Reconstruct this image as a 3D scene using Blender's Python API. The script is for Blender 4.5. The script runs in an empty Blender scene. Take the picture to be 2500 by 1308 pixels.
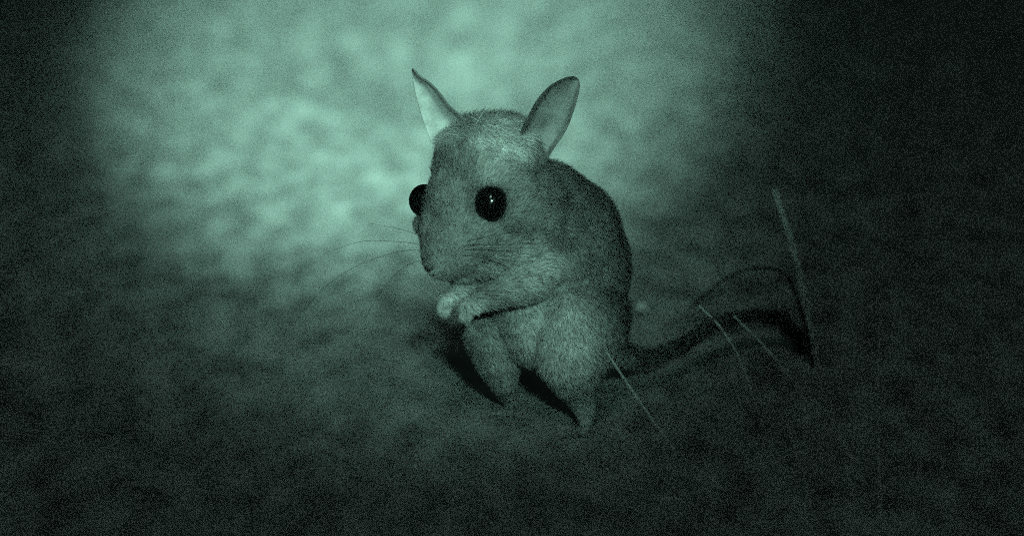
import bpy, bmesh, math, random
import numpy as np
from mathutils import Vector, noise as mn, Matrix
random.seed(7); rng = np.random.default_rng(7)
S = bpy.context.scene; COL = S.collection

# ---------------------------------------------------------------- camera
FPX = 2500 * 100 / 36.0                 # 100 mm lens on a 36 mm sensor, in photo pixels
D = 1.18; PITCH = math.radians(14)
U = D / FPX                             # metres per photo pixel at the animal
A0 = math.atan(396 / FPX)
Z0 = D * math.cos(PITCH) * math.tan(PITCH + A0) - D * math.sin(PITCH)
CAM = Vector((0, -D * math.cos(PITCH), Z0 + D * math.sin(PITCH)))
RGT = Vector((1, 0, 0)); FWD = Vector((0, math.cos(PITCH), -math.sin(PITCH))); UPV = RGT.cross(FWD)
cd = bpy.data.cameras.new('camera'); cam = bpy.data.objects.new('camera', cd); COL.objects.link(cam)
cam.location = CAM; cam.rotation_euler = (math.pi / 2 - PITCH, 0, 0)
cd.lens = 100; cd.sensor_width = 36; cd.clip_start = 0.02; cd.clip_end = 500
cd.dof.use_dof = True; cd.dof.focus_distance = D - 0.012; cd.dof.aperture_fstop = 5.0
S.camera = cam

# ---------------------------------------------------------------- world, lamps, exposure
TINT = (0.50, 1.0, 0.80)
w = bpy.data.worlds.new('World'); S.world = w; w.use_nodes = True
wb = w.node_tree.nodes['Background']; wb.inputs[0].default_value = (0.55, 1.0, 0.85, 1); wb.inputs[1].default_value = 0.005

def spot(name, loc, aim, power, size, blend, radius, rx=1.0):
    l = bpy.data.lights.new(name, 'SPOT'); o = bpy.data.objects.new(name, l); COL.objects.link(o)
    o.location = loc; o.rotation_euler = (Vector(aim) - Vector(loc)).to_track_quat('-Z', 'Y').to_euler()
    o.scale = (rx, 1, 1)
    l.energy = power; l.color = TINT; l.spot_size = math.radians(size); l.spot_blend = blend; l.shadow_soft_size = radius
    return o
# hand torch held above the lens, its beam landing on the sand behind the animal
tl = (-0.05, -1.35, 1.25); ta = (-0.080, 1.12, 0.0)
spot('torch_lamp', tl, (-0.085, 1.02, 0.0), 84, 22, 1.0, 0.012, 0.50)
# the soft rings of light round the torch's hot spot
spot('torch_ring', tl, (-0.068, 1.22, 0.0), 125, 28.5, 1.0, 0.02, 0.43)
spot('torch_corona', tl, (-0.09, 1.05, 0.0), 8, 36, 1.0, 0.03, 0.46)
# added wide faint lamp standing in for torch spill, lifting the dark sand
spot('spill_fill', tl, ta, 2.0, 75, 1.0, 0.16).data.color = (0.72, 1.0, 0.90)
# small infrared lamp beside the lens
spot('infrared_lamp', CAM + Vector((0.10, -0.03, 0.13)), (-0.016, 0.0, 0.133), 12.5, 14.8, 1.0, 0.022)

S.view_settings.view_transform = 'Standard'; S.view_settings.look = 'None'
S.view_settings.exposure = 1.6; S.view_settings.gamma = 1.0
S.render.engine = 'CYCLES'
cy = S.cycles
cy.use_denoising = False                # high-gain night footage: keep the render's own grain
cy.use_light_tree = False
cy.use_adaptive_sampling = False
cy.pixel_filter_type = 'GAUSSIAN'; cy.filter_width = 1.1
cy.max_bounces = 3; cy.light_sampling_threshold = 0.42

# ---------------------------------------------------------------- helpers
def P(px, py, d=0.0):
    """photo-frame position (pixels of the 2500 px frame) at depth d (pixel units) behind the animal's vertical plane"""
    r = FWD + RGT * ((px - 1250) / FPX) - UPV * ((py - 654) / FPX)
    t = (d * U - CAM.y) / r.y
    return CAM + r * t
def G(px, py, z=0.0):
    r = FWD + RGT * ((px - 1250) / FPX) - UPV * ((py - 654) / FPX)
    return CAM + r * ((z - CAM.z) / r.z)

def mat(name, build):
    m = bpy.data.materials.new(name); m.use_nodes = True; nt = m.node_tree
    b = nt.nodes['Principled BSDF']; build(nt, b); return m
def N(nt, t, **kw):
    n = nt.nodes.new(t)
    for k, v in kw.items(): setattr(n, k, v)
    return n
def link(ob, parent=None):
    COL.objects.link(ob)
    if parent is not None:
        ob.parent = parent; ob.matrix_parent_inverse = parent.matrix_world.inverted()
    return ob
def mesh_obj(name, verts, faces, m, parent=None, smooth=True):
    me = bpy.data.meshes.new(name); me.from_pydata([tuple(v) for v in verts], [], faces); me.update()
    if smooth: me.shade_smooth()
    me.materials.append(m)
    return link(bpy.data.objects.new(name, me), parent)

# ---------------------------------------------------------------- materials
def m_sand(nt, b):
    tc = N(nt, 'ShaderNodeTexCoord'); 
    n1 = N(nt, 'ShaderNodeTexNoise'); n1.inputs['Scale'].default_value = 32; n1.inputs['Detail'].default_value = 5
    mp = N(nt, 'ShaderNodeMapping'); mp.inputs['Rotation'].default_value = (0, 0, math.radians(-24)); mp.inputs['Scale'].default_value = (2.0, 0.8, 1)
    nt.links.new(tc.outputs['Object'], mp.inputs[0]); nt.links.new(mp.outputs[0], n1.inputs['Vector'])
    n2 = N(nt, 'ShaderNodeTexNoise'); n2.inputs['Scale'].default_value = 420; n2.inputs['Detail'].default_value = 3
    nt.links.new(tc.outputs['Object'], n2.inputs['Vector'])
    r = N(nt, 'ShaderNodeValToRGB'); e = r.color_ramp.elements
    e[0].position = 0.33; e[0].color = (0.27, 0.27, 0.27, 1); e[1].position = 0.66; e[1].color = (0.60, 0.60, 0.60, 1)
    nt.links.new(n1.outputs['Fac'], r.inputs[0])
    mx = N(nt, 'ShaderNodeMixRGB', blend_type='MULTIPLY'); mx.inputs[0].default_value = 0.5
    nt.links.new(r.outputs[0], mx.inputs[1]); nt.links.new(n2.outputs['Fac'], mx.inputs[2])
    nt.links.new(mx.outputs[0], b.inputs['Base Color'])
    b.inputs['Roughness'].default_value = 0.95; b.inputs['Specular IOR Level'].default_value = 0.1
    bp = N(nt, 'ShaderNodeBump'); bp.inputs['Strength'].default_value = 0.6; bp.inputs['Distance'].default_value = 0.0012
    nt.links.new(n2.outputs['Fac'], bp.inputs['Height']); nt.links.new(bp.outputs[0], b.inputs['Normal'])
def m_fur(nt, b):
    a = N(nt, 'ShaderNodeAttribute', attribute_name='coat')
    n = N(nt, 'ShaderNodeTexNoise'); n.inputs['Scale'].default_value = 170; n.inputs['Detail'].default_value = 4
    tc = N(nt, 'ShaderNodeTexCoord'); nt.links.new(tc.outputs['Object'], n.inputs['Vector'])
    mr = N(nt, 'ShaderNodeMapRange'); mr.inputs[1].default_value = 0.3; mr.inputs[2].default_value = 0.7; mr.inputs[3].default_value = 0.72; mr.inputs[4].default_value = 1.25
    nt.links.new(n.outputs['Fac'], mr.inputs[0])
    mx = N(nt, 'ShaderNodeMixRGB', blend_type='MULTIPLY'); mx.inputs[0].default_value = 1
    nt.links.new(a.outputs['Color'], mx.inputs[1]); nt.links.new(mr.outputs[0], mx.inputs[2])
    nt.links.new(mx.outputs[0], b.inputs['Base Color'])
    b.inputs['Roughness'].default_value = 0.9; b.inputs['Specular IOR Level'].default_value = 0.15; b.inputs['Sheen Weight'].default_value = 0.12; b.inputs['Sheen Roughness'].default_value = 0.6
def flat(c, rough=0.8, spec=0.2):
    def f(nt, b):
        n = N(nt, 'ShaderNodeTexNoise'); n.inputs['Scale'].default_value = 260; n.inputs['Detail'].default_value = 3
        tc = N(nt, 'ShaderNodeTexCoord'); nt.links.new(tc.outputs['Object'], n.inputs['Vector'])
        mr = N(nt, 'ShaderNodeMapRange'); mr.inputs[1].default_value = 0.3; mr.inputs[2].default_value = 0.7
        mr.inputs[3].default_value = c * 0.8; mr.inputs[4].default_value = c * 1.2
        nt.links.new(n.outputs['Fac'], mr.inputs[0]); nt.links.new(mr.outputs[0], b.inputs['Base Color'])
        b.inputs['Roughness'].default_value = rough; b.inputs['Specular IOR Level'].default_value = spec
    return f
def m_ear(nt, b):
    flat(0.55, 0.7, 0.2)(nt, b)
    b.inputs['Subsurface Weight'].default_value = 0.0
SAND = mat('sand', m_sand); FUR = mat('fur', m_fur); EAR = None
EYE = mat('eye_black', flat(0.006, 0.13, 0.5)); NOSE = mat('nose_skin', flat(0.10, 0.5, 0.3))
WHISK = mat('whisker_hair', flat(0.08, 0.6, 0.3)); CLAW = mat('claw_horn', flat(0.3, 0.5, 0.3))
STRAW = mat('dry_straw', flat(0.45, 0.8, 0.2)); STONE = mat('stone', flat(0.4, 0.85, 0.2))

# ---------------------------------------------------------------- ground
HOL = G(1110, 95)
def height(x, y):
    c, s = math.cos(math.radians(-14)), math.sin(math.radians(-14))
    a, b = x * c - y * s, x * s + y * c
    h = 0.010 * mn.noise(Vector((x * 2.4, y * 1.0, 0.3)))
    h += 0.0020 * mn.noise(Vector((a * 20, b * 8, 1.7)))
    h += 0.0068 * mn.noise(Vector((a * 34, b * 11, 4.1)))
    h += 0.0012 * mn.noise(Vector((x * 70, y * 40, 7.7)))
    h -= 0.06 * math.exp(-((x - HOL.x) / 0.10) ** 2 - ((y - HOL.y) / 0.22) ** 2)
    d = math.hypot(x - 0.015, y - 0.01)
    k = min(1, max(0, (d - 0.05) / 0.22)); k = k * k * (3 - 2 * k)
    far = min(1, max(0, (14 - max(abs(x), abs(y))) / 8))
    return h * (0.06 + 0.94 * k) * far
def axis(lo, hi, step, ext):
    core = list(np.arange(lo, hi + 1e-9, step)); up = []; dn = []
    v, st = hi, step
    while v < ext: st *= 1.22; v += st; up.append(v)
    v, st = lo, step
    while v > -ext: st *= 1.22; v -= st; dn.append(v)
    return dn[::-1] + core + up
xs = axis(-0.85, 0.85, 0.0085, 200); ys = axis(-0.6, 3.6, 0.0125, 200)
gv = [(x, y, height(x, y)) for y in ys for x in xs]
nx = len(xs)
gf = [(j * nx + i, j * nx + i + 1, (j + 1) * nx + i + 1, (j + 1) * nx + i) for j in range(len(ys) - 1) for i in range(nx - 1)]
ground = mesh_obj('ground', gv, gf, SAND); ground['kind'] = 'structure'

# ---------------------------------------------------------------- the jerboa
root = bpy.data.objects.new('jerboa', None); root.location = (P(1350, 1040).x, 0.01, 0); link(root)
root.empty_display_size = 0.02
bpy.context.view_layer.update()
root['label'] = 'small long-eared jerboa with big black eyes standing upright on its hind legs'
root['category'] = 'jerboa'

bm = bmesh.new()
def ball(c, r, rot=0.0):
    """c = (px,py,d), r = radius or (rx,ry_depth,rz) in pixel units; rot = roll in the picture plane"""
    if not hasattr(r, '__len__'): r = (r, r, r)
    M = Matrix.Translation(P(*c)) @ Matrix.Rotation(math.radians(rot), 4, 'Y') @ Matrix.Diagonal((r[0] * U, r[1] * U, r[2] * U, 1))
    bmesh.ops.create_icosphere(bm, subdivisions=3 if max(r) > 25 else 2, radius=1, matrix=M)
def limb(*pts):
    """chain of (px,py,d,r)"""
    for a, b in zip(pts[:-1], pts[1:]):
        L = math.dist(a[:3], b[:3]); n = max(2, int(L / (0.35 * max(3, min(a[3], b[3])))))
        for i in range(n + 1):
            t = i / n; ball([a[k] + (b[k] - a[k]) * t for k in range(3)], a[3] + (b[3] - a[3]) * t)
# trunk
ball((1335, 560, 70), (150, 150, 160)); ball((1385, 590, 85), (138, 150, 160)); ball((1400, 650, 100), (142, 150, 165)); ball((1402, 770, 110), (140, 150, 140))
ball((1260, 640, 30), (120, 130, 120)); ball((1305, 750, 70), (112, 130, 120)); ball((1310, 800, 60), (100, 110, 95))
ball((1330, 470, 50), (95, 90, 78))
# skull, cheeks, muzzle
ball((1186, 425, -30), (130, 120, 146), 8); ball((1225, 500, -50), (105, 110, 110)); ball((1130, 500, -50), (92, 110, 120))
ball((1150, 570, -90), (95, 95, 80)); limb((1125, 580, -100, 84), (1096, 615, -130, 66), (1084, 632, -150, 50))
ball((1200, 590, -80), (85, 80, 66)); ball((1026, 548, -30), (16, 30, 22)); limb((1090, 500, -50, 58), (1080, 570, -80, 56), (1086, 618, -120, 54)); ball((1228, 362, 0), (92, 90, 86)); ball((1285, 520, 0), (115, 110, 125)); ball((1255, 585, -20), (105, 105, 95))
# brow ridges, ear roots
ball((1197, 452, -125), (46, 26, 16), -8); ball((1105, 338, 15), (40, 36, 30)); ball((1132, 316, 40), (52, 36, 32)); ball((1122, 650, -100), (46, 46, 42)); ball((1180, 630, -90), (60, 56, 50)); ball((1285, 380, -10), (50, 50, 40))
# near arm, far arm and their paws
limb((1335, 620, -10, 72), (1292, 688, -85, 50), (1225, 714, -135, 35), (1165, 742, -160, 23), (1142, 752, -166, 22))
limb((1180, 640, -20, 60), (1140, 690, -70, 30), (1108, 722, -120, 19), (1090, 738, -130, 20))
for (wx, wy, wd, s) in ((1142, 752, -166, 1), (1090, 738, -130, -1)):
    for k, (dx, ln) in enumerate(((-15, 15), (-8, 21), (0, 24), (8, 20))):
        bx = wx + dx * 1.05; by = wy + 12
        limb((bx, by, wd - 4, 6.4), (bx - 2, by + ln * .6, wd - 14, 5.8), (bx - 5, by + ln, wd - 4, 5.0))
    limb((wx + 16 * s, wy + 2, wd - 4, 6.2), (wx + 22 * s, wy + 14, wd - 14, 4.8))
# thighs, shanks, hocks, long hind feet
def gd(px, py): return (G(px, py).y) / U
nd, fd = gd(1425, 1056), gd(1245, 1006)
limb((1422, 785, -5, 114), (1398, 862, -35, 92), (1403, 918, -25, 62), (1418, 965, -5, 38), (1428, 1005, 5, 23), (1430, 1040, nd + 10, 15))
limb((1270, 790, 90, 85), (1200, 815, 60, 68), (1213, 870, 65, 55), (1228, 928, 90, 36), (1242, 970, fd + 20, 21), (1250, 995, fd + 5, 14))
for (fx, fy, d0) in ((1430, 1044, nd), (1250, 995, fd)):
    for k, dx in enumerate((-34, -16, 4)):
        limb((fx, fy, d0 + 6, 11), (fx + dx * .6, fy + 10 + k % 2 * 2, d0 - 22, 9), (fx + dx * 1.5, fy + 15 + (k == 1) * 4, d0 - 52, 6))
# tail
TAIL = [(1480, 850, 170, 46), (1535, 872, 220, 28), (1600, 870, 300, 22), (1665, 842, 400, 20), (1725, 800, 500, 19), (1775, 778, 560, 17), (1840, 768, 620, 15), (1900, 778, 660, 14), (1945, 820, 680, 11), (1962, 870, 690, 7)]
limb(*TAIL)
me = bpy.data.meshes.new('raw'); bm.to_mesh(me); bm.free()
tmp = bpy.data.objects.new('raw', me); COL.objects.link(tmp)
md = tmp.modifiers.new('r', 'REMESH'); md.mode = 'VOXEL'; md.voxel_size = 0.00065
md = tmp.modifiers.new('s', 'SMOOTH'); md.iterations = 14; md.factor = 0.5
dg = bpy.context.evaluated_depsgraph_get(); dg.update()
bme = bpy.data.meshes.new_from_object(tmp.evaluated_get(dg)); bpy.data.objects.remove(tmp)
bme.name = 'body'; bme.shade_smooth(); bme.materials.clear(); bme.materials.append(FUR)

# coat colour: grizzled dark back and rump, paler flank and belly, dark eye rings, pale ear roots; lit look of crown, thigh, arm and foot painted in
def ell(V, c, r):
    c = np.array(P(*c)); q = (V - c) / (np.array(r) * U); return np.linalg.norm(q, axis=1)
def sst(a, b, x): t = np.clip((x - a) / (b - a), 0, 1); return t * t * (3 - 2 * t)
def coat(V, Nn):
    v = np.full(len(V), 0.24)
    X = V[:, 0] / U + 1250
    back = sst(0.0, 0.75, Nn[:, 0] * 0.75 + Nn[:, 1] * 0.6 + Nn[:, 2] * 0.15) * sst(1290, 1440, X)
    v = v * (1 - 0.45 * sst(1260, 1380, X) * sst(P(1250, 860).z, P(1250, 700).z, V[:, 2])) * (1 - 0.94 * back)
    pale = lambda c, r, val: v + (val - v) * (1 - sst(0.4, 1.0, ell(V, c, r)))
    v = pale((1345, 830, -90), (160, 200, 200), 0.48)
    v = pale((1225, 880, 0), (110, 160, 130), 0.30)
    v = pale((1430, 1010, 0), (60, 90, 120), 0.45)  # near foot coat paled to lift it out of the dimness
    v = pale((1235, 325, -110), (115, 115, 90), 0.8)  # crown paled further: the beam on the head top put into the coat
    v = pale((1205, 410, -130), (50, 70, 60), 0.42)
    v = pale((1085, 320, -30), (75, 120, 55), 0.6)
    v = pale((1300, 660, -130), (150, 170, 70), 0.42)
    v = pale((1120, 755, -160), (90, 120, 60), 0.5)
    v = pale((1197, 500, -150), (56, 90, 62), 0.03)
    v = pale((1022, 500, -50), (38, 80, 56), 0.03)
    v = pale((1150, 500, -150), (20, 60, 60), 0.13)
    v = np.where(X > 1560, 0.07, v)
    return np.clip(v, 0.012, 0.7)
nv = len(bme.vertices); V = np.empty(nv * 3); bme.vertices.foreach_get('co', V); V = V.reshape(-1, 3)
VN = np.empty(nv * 3); bme.vertices.foreach_get('normal', VN); VN = VN.reshape(-1, 3)
def set_coat(me, vals):
    at = me.color_attributes.new('coat', 'FLOAT_COLOR', 'POINT')
    c = np.ones((len(vals), 4)); c[:, :3] = vals[:, None]; at.data.foreach_set('color', c.ravel())
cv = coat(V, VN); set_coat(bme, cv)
body = link(bpy.data.objects.new('body', bme), root)

# fur: short tapering hairs lying along the coat
idx = rng.integers(0, nv, 190000)
o = V[idx] + rng.normal(0, 0.0003, (len(idx), 3)); n = VN[idx]
X = V[idx, 0] / U + 1250; Zp = np.array([P(1250, y).z for y in (700, 900)])
nose = np.array(P(1070, 655, -200))
head = 1 - sst(0.042, 0.06, np.linalg.norm(V[idx] - nose, axis=1))
f1 = V[idx] - nose; f1 /= np.linalg.norm(f1, axis=1)[:, None] + 1e-9
f2 = np.array([0.35, 0.1, -0.9])[None]
fl = f1 * head[:, None] + f2 * (1 - head)[:, None] + rng.normal(0, 0.22, (len(idx), 3))
fl -= n * (fl * n).sum(1)[:, None]; fl /= np.linalg.norm(fl, axis=1)[:, None] + 1e-9
dirn = fl * 0.93 + n * rng.uniform(0.2, 0.5, len(idx))[:, None]
L = rng.uniform(0.0020, 0.0042, len(idx)); zz = V[idx, 2]
L *= 0.35 + 0.65 * sst(P(1250, 985).z, P(1250, 900).z, zz)
paw = ((X < 1245) & (zz < P(1250, 705).z) & (zz > P(1250, 800).z) & (V[idx, 1] < P(1250, 700, -90).y)); L = np.where(paw, L * 0.3, L)
L = np.where(X > 1560, L * 0.5, L)
L = np.where((X < 1130) & (head > 0.9) & (zz < P(1250, 420).z), L * 0.55, L)
for c in ((1235, 330, -60), (1110, 300, -20)):
    L *= 1 + 0.8 * (1 - sst(0.4, 1.0, ell(V[idx], c, (110, 130, 80))))
w_ = np.cross(n, fl); w_ *= (rng.uniform(0.00009, 0.00018, len(idx)))[:, None]
a_ = o - w_; b_ = o + w_; c_ = o + dirn * L[:, None]
fv = np.stack([a_, b_, c_], 1).reshape(-1, 3); nf = len(idx)
def tri_mesh(name, fv):
    me = bpy.data.meshes.new(name); n3 = len(fv)
    me.vertices.add(n3); me.vertices.foreach_set('co', fv.ravel())
    me.loops.add(n3); me.loops.foreach_set('vertex_index', np.arange(n3, dtype=np.int32))
    me.polygons.add(n3 // 3); me.polygons.foreach_set('loop_start', np.arange(0, n3, 3, dtype=np.int32))
    me.update(calc_edges=True); me.validate(); me.materials.append(FUR); return me
fme = tri_mesh('fur', fv)
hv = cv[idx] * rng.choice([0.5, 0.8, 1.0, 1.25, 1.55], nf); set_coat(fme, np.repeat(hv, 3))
link(bpy.data.objects.new('fur', fme), root)

# tail tuft: longer dark hairs round the tail's end
def cat(pts, t):
    t = t * (len(pts) - 1); i = min(int(t), len(pts) - 2); f = t - i
    return [pts[i][k] * (1 - f) + pts[i + 1][k] * f for k in range(4)]
tv = []; tail_end = TAIL[-5:]
for _ in range(4500):
    t = random.random(); a = Vector(P(*cat(tail_end, t)[:3])); b = Vector(P(*cat(tail_end, min(1, t + .05))[:3])) 
    ax = (b - a).normalized() if t < .95 else (Vector(P(*tail_end[-1][:3])) - Vector(P(*tail_end[-2][:3]))).normalized()
    rd = Vector(rng.normal(0, 1, 3)); rd -= ax * rd.dot(ax); rd.normalize()
    env = math.sin(math.pi * min(1, 0.12 + t * 0.75))
    d = (ax * 1.2 + rd * 0.8 * env).normalized(); ln = random.uniform(0.006, 0.013) * (0.5 + 0.5 * env)
    sd = ax.cross(rd) * 0.00014
    tv += [a - sd, a + sd, a + d * ln]
tme = tri_mesh('tail_tuft', np.array([tuple(v) for v in tv])); set_coat(tme, np.repeat(rng.uniform(0.03, 0.06, 4500), 3))
link(bpy.data.objects.new('tail_tuft', tme), root)

# eyes
def eye(c, r):
    b = bmesh.new(); bmesh.ops.create_uvsphere(b, u_segments=32, v_segments=20, radius=1, matrix=Matrix.Translation(P(*c)) @ Matrix.Diagonal((r[0] * U, r[1] * U, r[2] * U, 1)))
    m = bpy.data.meshes.new('eye'); b.to_mesh(m); b.free(); m.shade_smooth(); m.materials.append(EYE)
    return link(bpy.data.objects.new('eye', m), root)
eye((1199, 496, -138), (42, 42, 48)); eye((1036, 490, -10), (38, 44, 40))

# ears: cupped leaves with thickness
def ear(rows, tip, dL, dR, cup, dt, tone):
    nvv = 13; nu = 28; vs = []; fs = []
    def smp(k, t, j):
        t *= len(rows) - 1; i = min(int(t), len(rows) - 2); f = t - i
        g = lambda q: rows[max(0, min(len(rows) - 1, q))][k][j]
        p0, p1, p2, p3 = g(i - 1), g(i), g(i + 1), g(i + 2)
        return 0.5 * (2 * p1 + (p2 - p0) * f + (2 * p0 - 5 * p1 + 4 * p2 - p3) * f * f + (3 * p1 - p0 - 3 * p2 + p3) * f ** 3)
    for a in range(nu + 1):
        t = a / nu; l = (smp(0, t, 0), smp(0, t, 1)); r = (smp(1, t, 0), smp(1, t, 1))
        if a == nu: l = r = tip
        wd = math.dist(l, r)
        for b in range(nvv):
            v = b / (nvv - 1); x = l[0] + (r[0] - l[0]) * v; y = l[1] + (r[1] - l[1]) * v
            d = dL + (dR - dL) * v + cup * wd * (1 - (2 * v - 1) ** 2) + dt * t
            vs.append(P(x, y, d))
    for a in range(nu):
        for b in range(nvv - 1):
            i = a * nvv + b; fs.append((i, i + 1, i + nvv + 1, i + nvv))
    m = bpy.data.meshes.new('ear'); m.from_pydata([tuple(v) for v in vs], [], fs); m.update(); m.materials.append(FUR); set_coat(m, np.array([tone(a / nu, b / (nvv - 1)) for a in range(nu + 1) for b in range(nvv)]))
    t = bpy.data.objects.new('t', m); COL.objects.link(t)
    s = t.modifiers.new('s', 'SOLIDIFY'); s.thickness = 0.0009; s.offset = 0
    s = t.modifiers.new('b', 'SUBSURF'); s.levels = 1
    dg = bpy.context.evaluated_depsgraph_get(); dg.update()
    m2 = bpy.data.meshes.new_from_object(t.evaluated_get(dg)); bpy.data.objects.remove(t); m2.name = 'ear'; m2.shade_smooth()
    return link(bpy.data.objects.new('ear', m2), root)
ear([((1228, 392), (1322, 412)), ((1262, 340), (1354, 362)), ((1286, 290), (1384, 316)), ((1308, 248), (1402, 270)), ((1338, 214), (1413, 230)), ((1366, 197), (1416, 208)), ((1384, 190), (1414, 197))],
    (1403, 187), -100, -45, 0.30, 70, lambda t, v: 0.07 if v < 0.10 and t > 0.2 or t > 0.94 else (0.24 + 0.3 * max(0, 1 - t * 3) if v < 0.85 else 0.15))
ear([((1054, 354), (1160, 312)), ((1040, 314), (1128, 284)), ((1027, 276), (1098, 258)), ((1017, 240), (1075, 228)), ((1010, 210), (1050, 202)), ((1007, 186), (1025, 188))],
    (1006, 166), -10, -45, 0.35, 5, lambda t, v: 0.75 if v < 0.6 else (0.55 if v < 0.9 else 0.2))  # left ear coat paler than the right, its brighter lighting painted in

# nose, claws and whiskers
b = bmesh.new(); bmesh.ops.create_icosphere(b, subdivisions=3, radius=1, matrix=Matrix.Translation(P(1050, 652, -188)) @ Matrix.Diagonal((11 * U, 9 * U, 8 * U, 1)))
m = bpy.data.meshes.new('nose'); b.to_mesh(m); b.free(); m.shade_smooth(); m.materials.append(NOSE); link(bpy.data.objects.new('nose', m), root)
def tube(name, pts, r0, r1, m, parent=None, seg=6, n=24):
    pts = [Vector(p) for p in pts]; vs = []; fs = []
    def C(t):
        t *= len(pts) - 1; i = min(int(t), len(pts) - 2); f = t - i
        g = lambda q: pts[max(0, min(len(pts) - 1, q))]
        p0, p1, p2, p3 = g(i - 1), g(i), g(i + 1), g(i + 2)
        return 0.5 * (2 * p1 + (p2 - p0) * f + (2 * p0 - 5 * p1 + 4 * p2 - p3) * f * f + (3 * p1 - p0 - 3 * p2 + p3) * f ** 3)
    for a in range(n + 1):
        t = a / n; c = C(t); d = (C(min(1, t + .01)) - C(max(0, t - .01))).normalized()
        u = d.orthogonal().normalized(); v = d.cross(u); r = r0 + (r1 - r0) * t
        for k in range(seg):
            q = 2 * math.pi * k / seg; vs.append(c + u * math.cos(q) * r + v * math.sin(q) * r)
    for a in range(n):
        for k in range(seg):
            fs.append((a * seg + k, a * seg + (k + 1) % seg, (a + 1) * seg + (k + 1) % seg, (a + 1) * seg + k))
    fs.append(tuple(range(seg))[::-1]); fs.append(tuple(n * seg + k for k in range(seg)))
    return mesh_obj(name, vs, fs, m, parent)
for pts in (((1050, 615, -150), (985, 612, -130), (880, 645, -110), (800, 695, -90), (740, 760, -80)),
            ((1050, 600, -150), (970, 590, -130), (880, 590, -110), (790, 620, -90)),
            ((1055, 630, -160), (990, 650, -150), (930, 710, -140), (880, 800, -130)),
            ((1050, 585, -140), (980, 560, -110), (900, 545, -90)),
            ((1130, 600, -185), (1220, 590, -230), (1320, 582, -240), (1430, 600, -230)),
            ((1135, 610, -185), (1230, 604, -235), (1340, 612, -250), (1460, 655, -240)),
            ((1135, 622, -185), (1220, 632, -235), (1300, 668, -250), (1360, 730, -240)),
            ((1130, 592, -180), (1210, 570, -220), (1300, 545, -230))):
    tube('whisker', [P(*p) for p in pts], 0.00013, 0.00005, WHISK, root)
for (fx, fy, d0) in ((1430, 1044, nd), (1250, 995, fd)):
    for k, dx in enumerate((-34, -16, 4)):
        x, y, d = fx + dx * 1.5, fy + 15 + (k == 1) * 4, d0 - 54
        tube('claw', [P(x, y, d), P(x + dx * .15, y + 1, d - 12), P(x + dx * .25, y + 6, d - 20)], 0.0007, 0.0001, CLAW, root, n=8)

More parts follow.
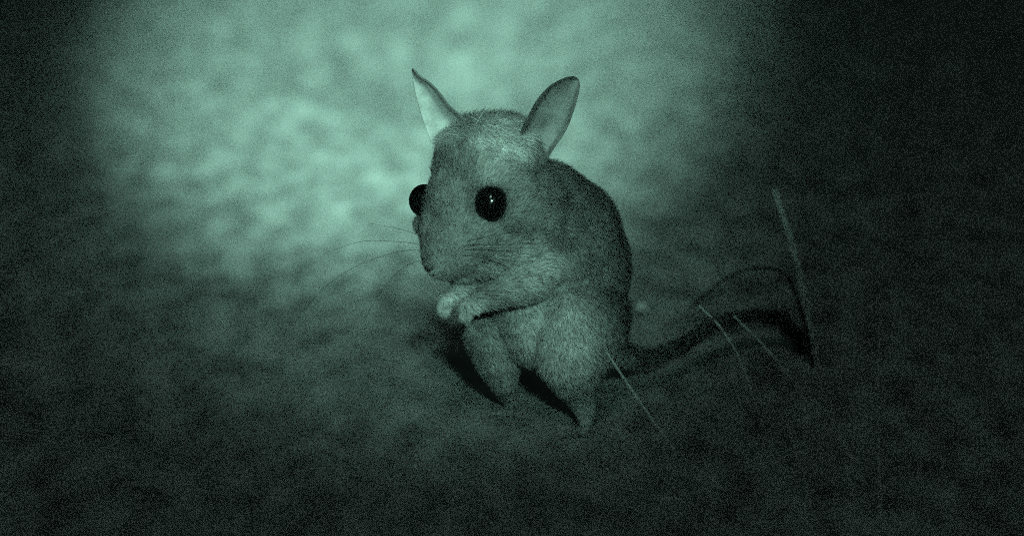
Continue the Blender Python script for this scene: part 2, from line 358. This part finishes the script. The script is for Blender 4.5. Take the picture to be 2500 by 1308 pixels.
# ---------------------------------------------------------------- dry stems and stones
def stem(label, pts, r, group=None):
    o = tube('dry_stem', pts, r, r * 0.5, STRAW, n=40, seg=8)
    base = Vector(pts[0])
    o['label'] = label; o['category'] = 'dry stem'; o['group'] = 'dry stems beside the tail'
    return o
def onground(px, py):
    p = G(px, py); p.z = height(p.x, p.y) + 0.001; return p
def gpt(px, py, lift=0.0):
    p = G(px, py, lift); return Vector((p.x, p.y, height(p.x, p.y) + lift))
for lab, pts, r in (
    ('tall pale stem leaning left, brightest and thickest of the thin stems', [(2050, 1270, -900), (2028, 1100, -900), (1998, 900, -900), (1962, 710, -900), (1925, 570, -900), (1890, 462, -900)], 0.00068),
    ('short pale stem crossing just in front of the dark tail tip', [(2030, 1025, -450), (1966, 962, -450), (1905, 890, -450), (1848, 826, -450), (1790, 770, -450)], 0.0007),
    ('faint stem sloping down right under the middle of the tail', [(1890, 1100, -400), (1850, 1000, -400), (1812, 890, -400), (1760, 800, -400), (1705, 745, -400)], 0.0006),
    ('faint stem rising beside the animal\'s near hind leg', [(1850, 1290, -500), (1770, 1198, -500), (1647, 1094, -450), (1545, 955, -420), (1482, 860, -400)], 0.0007),
    ('faint upright stem standing alone in the dark at the far right', [(2150, 1260, -700), (2146, 1100, -700), (2143, 950, -700), (2150, 780, -700)], 0.0009),
    ('faint stem in the lower right dark leaning left away from the upright one', [(2100, 1290, -600), (2075, 1180, -600), (2040, 1040, -600), (2010, 900, -600)], 0.0007),
    ('faint stem far right, leaning right beyond the upright one', [(2230, 1290, -700), (2245, 1150, -700), (2270, 1000, -700), (2310, 860, -700)], 0.0007),
    ('faint long stem leaning left between the tall bright stem and the dark lower corner', [(1990, 1290, -600), (1965, 1180, -600), (1930, 1060, -600), (1880, 940, -600)], 0.0007),
    ('faint low stem slanting across the dark sand below the animal\'s feet', [(1780, 1295, -700), (1690, 1230, -700), (1590, 1140, -700), (1500, 1040, -700)], 0.0006)):
    q = P(*pts[0]); pts = [gpt2 for gpt2 in pts]
    w0 = [P(*p) for p in pts]; foot = w0[0] + (w0[0] - w0[1]).normalized() * 0.02; foot.z = min(foot.z, height(foot.x, foot.y) - 0.002)
    stem(lab, [foot] + w0, r)
stem('thin dark strand bent over in an arch above the tail', [G(1985, 900), P(1965, 790, 600), P(1925, 680, 600), P(1870, 655, 600), P(1800, 665, 600), P(1745, 700, 600), P(1680, 755, 600)], 0.0009).data.materials[0] = mat('dark_strand', flat(0.03))  # thin dark tube following the dark arc above the tail

def stone(px, py, r, label, seed):
    p = G(px, py); b = bmesh.new(); bmesh.ops.create_icosphere(b, subdivisions=3, radius=1)
    for v in b.verts:
        k = 1 + 0.35 * mn.noise(v.co * 1.6 + Vector((seed, 0, 0))); v.co = Vector((v.co.x * 1.2, v.co.y, v.co.z * 0.7)) * k * r
    m = bpy.data.meshes.new('pebble'); b.to_mesh(m); b.free(); m.shade_smooth(); m.materials.append(STONE)
    o = bpy.data.objects.new('pebble', m); o.location = (p.x, p.y, height(p.x, p.y) + r * 0.3); COL.objects.link(o)
    o['label'] = label; o['category'] = 'pebble'; return o
stone(1565, 752, 0.003, 'tiny pale pebble catching light on the sand just right of the animal\'s rump', 3)
stone(1012, 1137, 0.0013, 'tiny pale grit speck lying alone on the dark sand in front of the feet', 5)
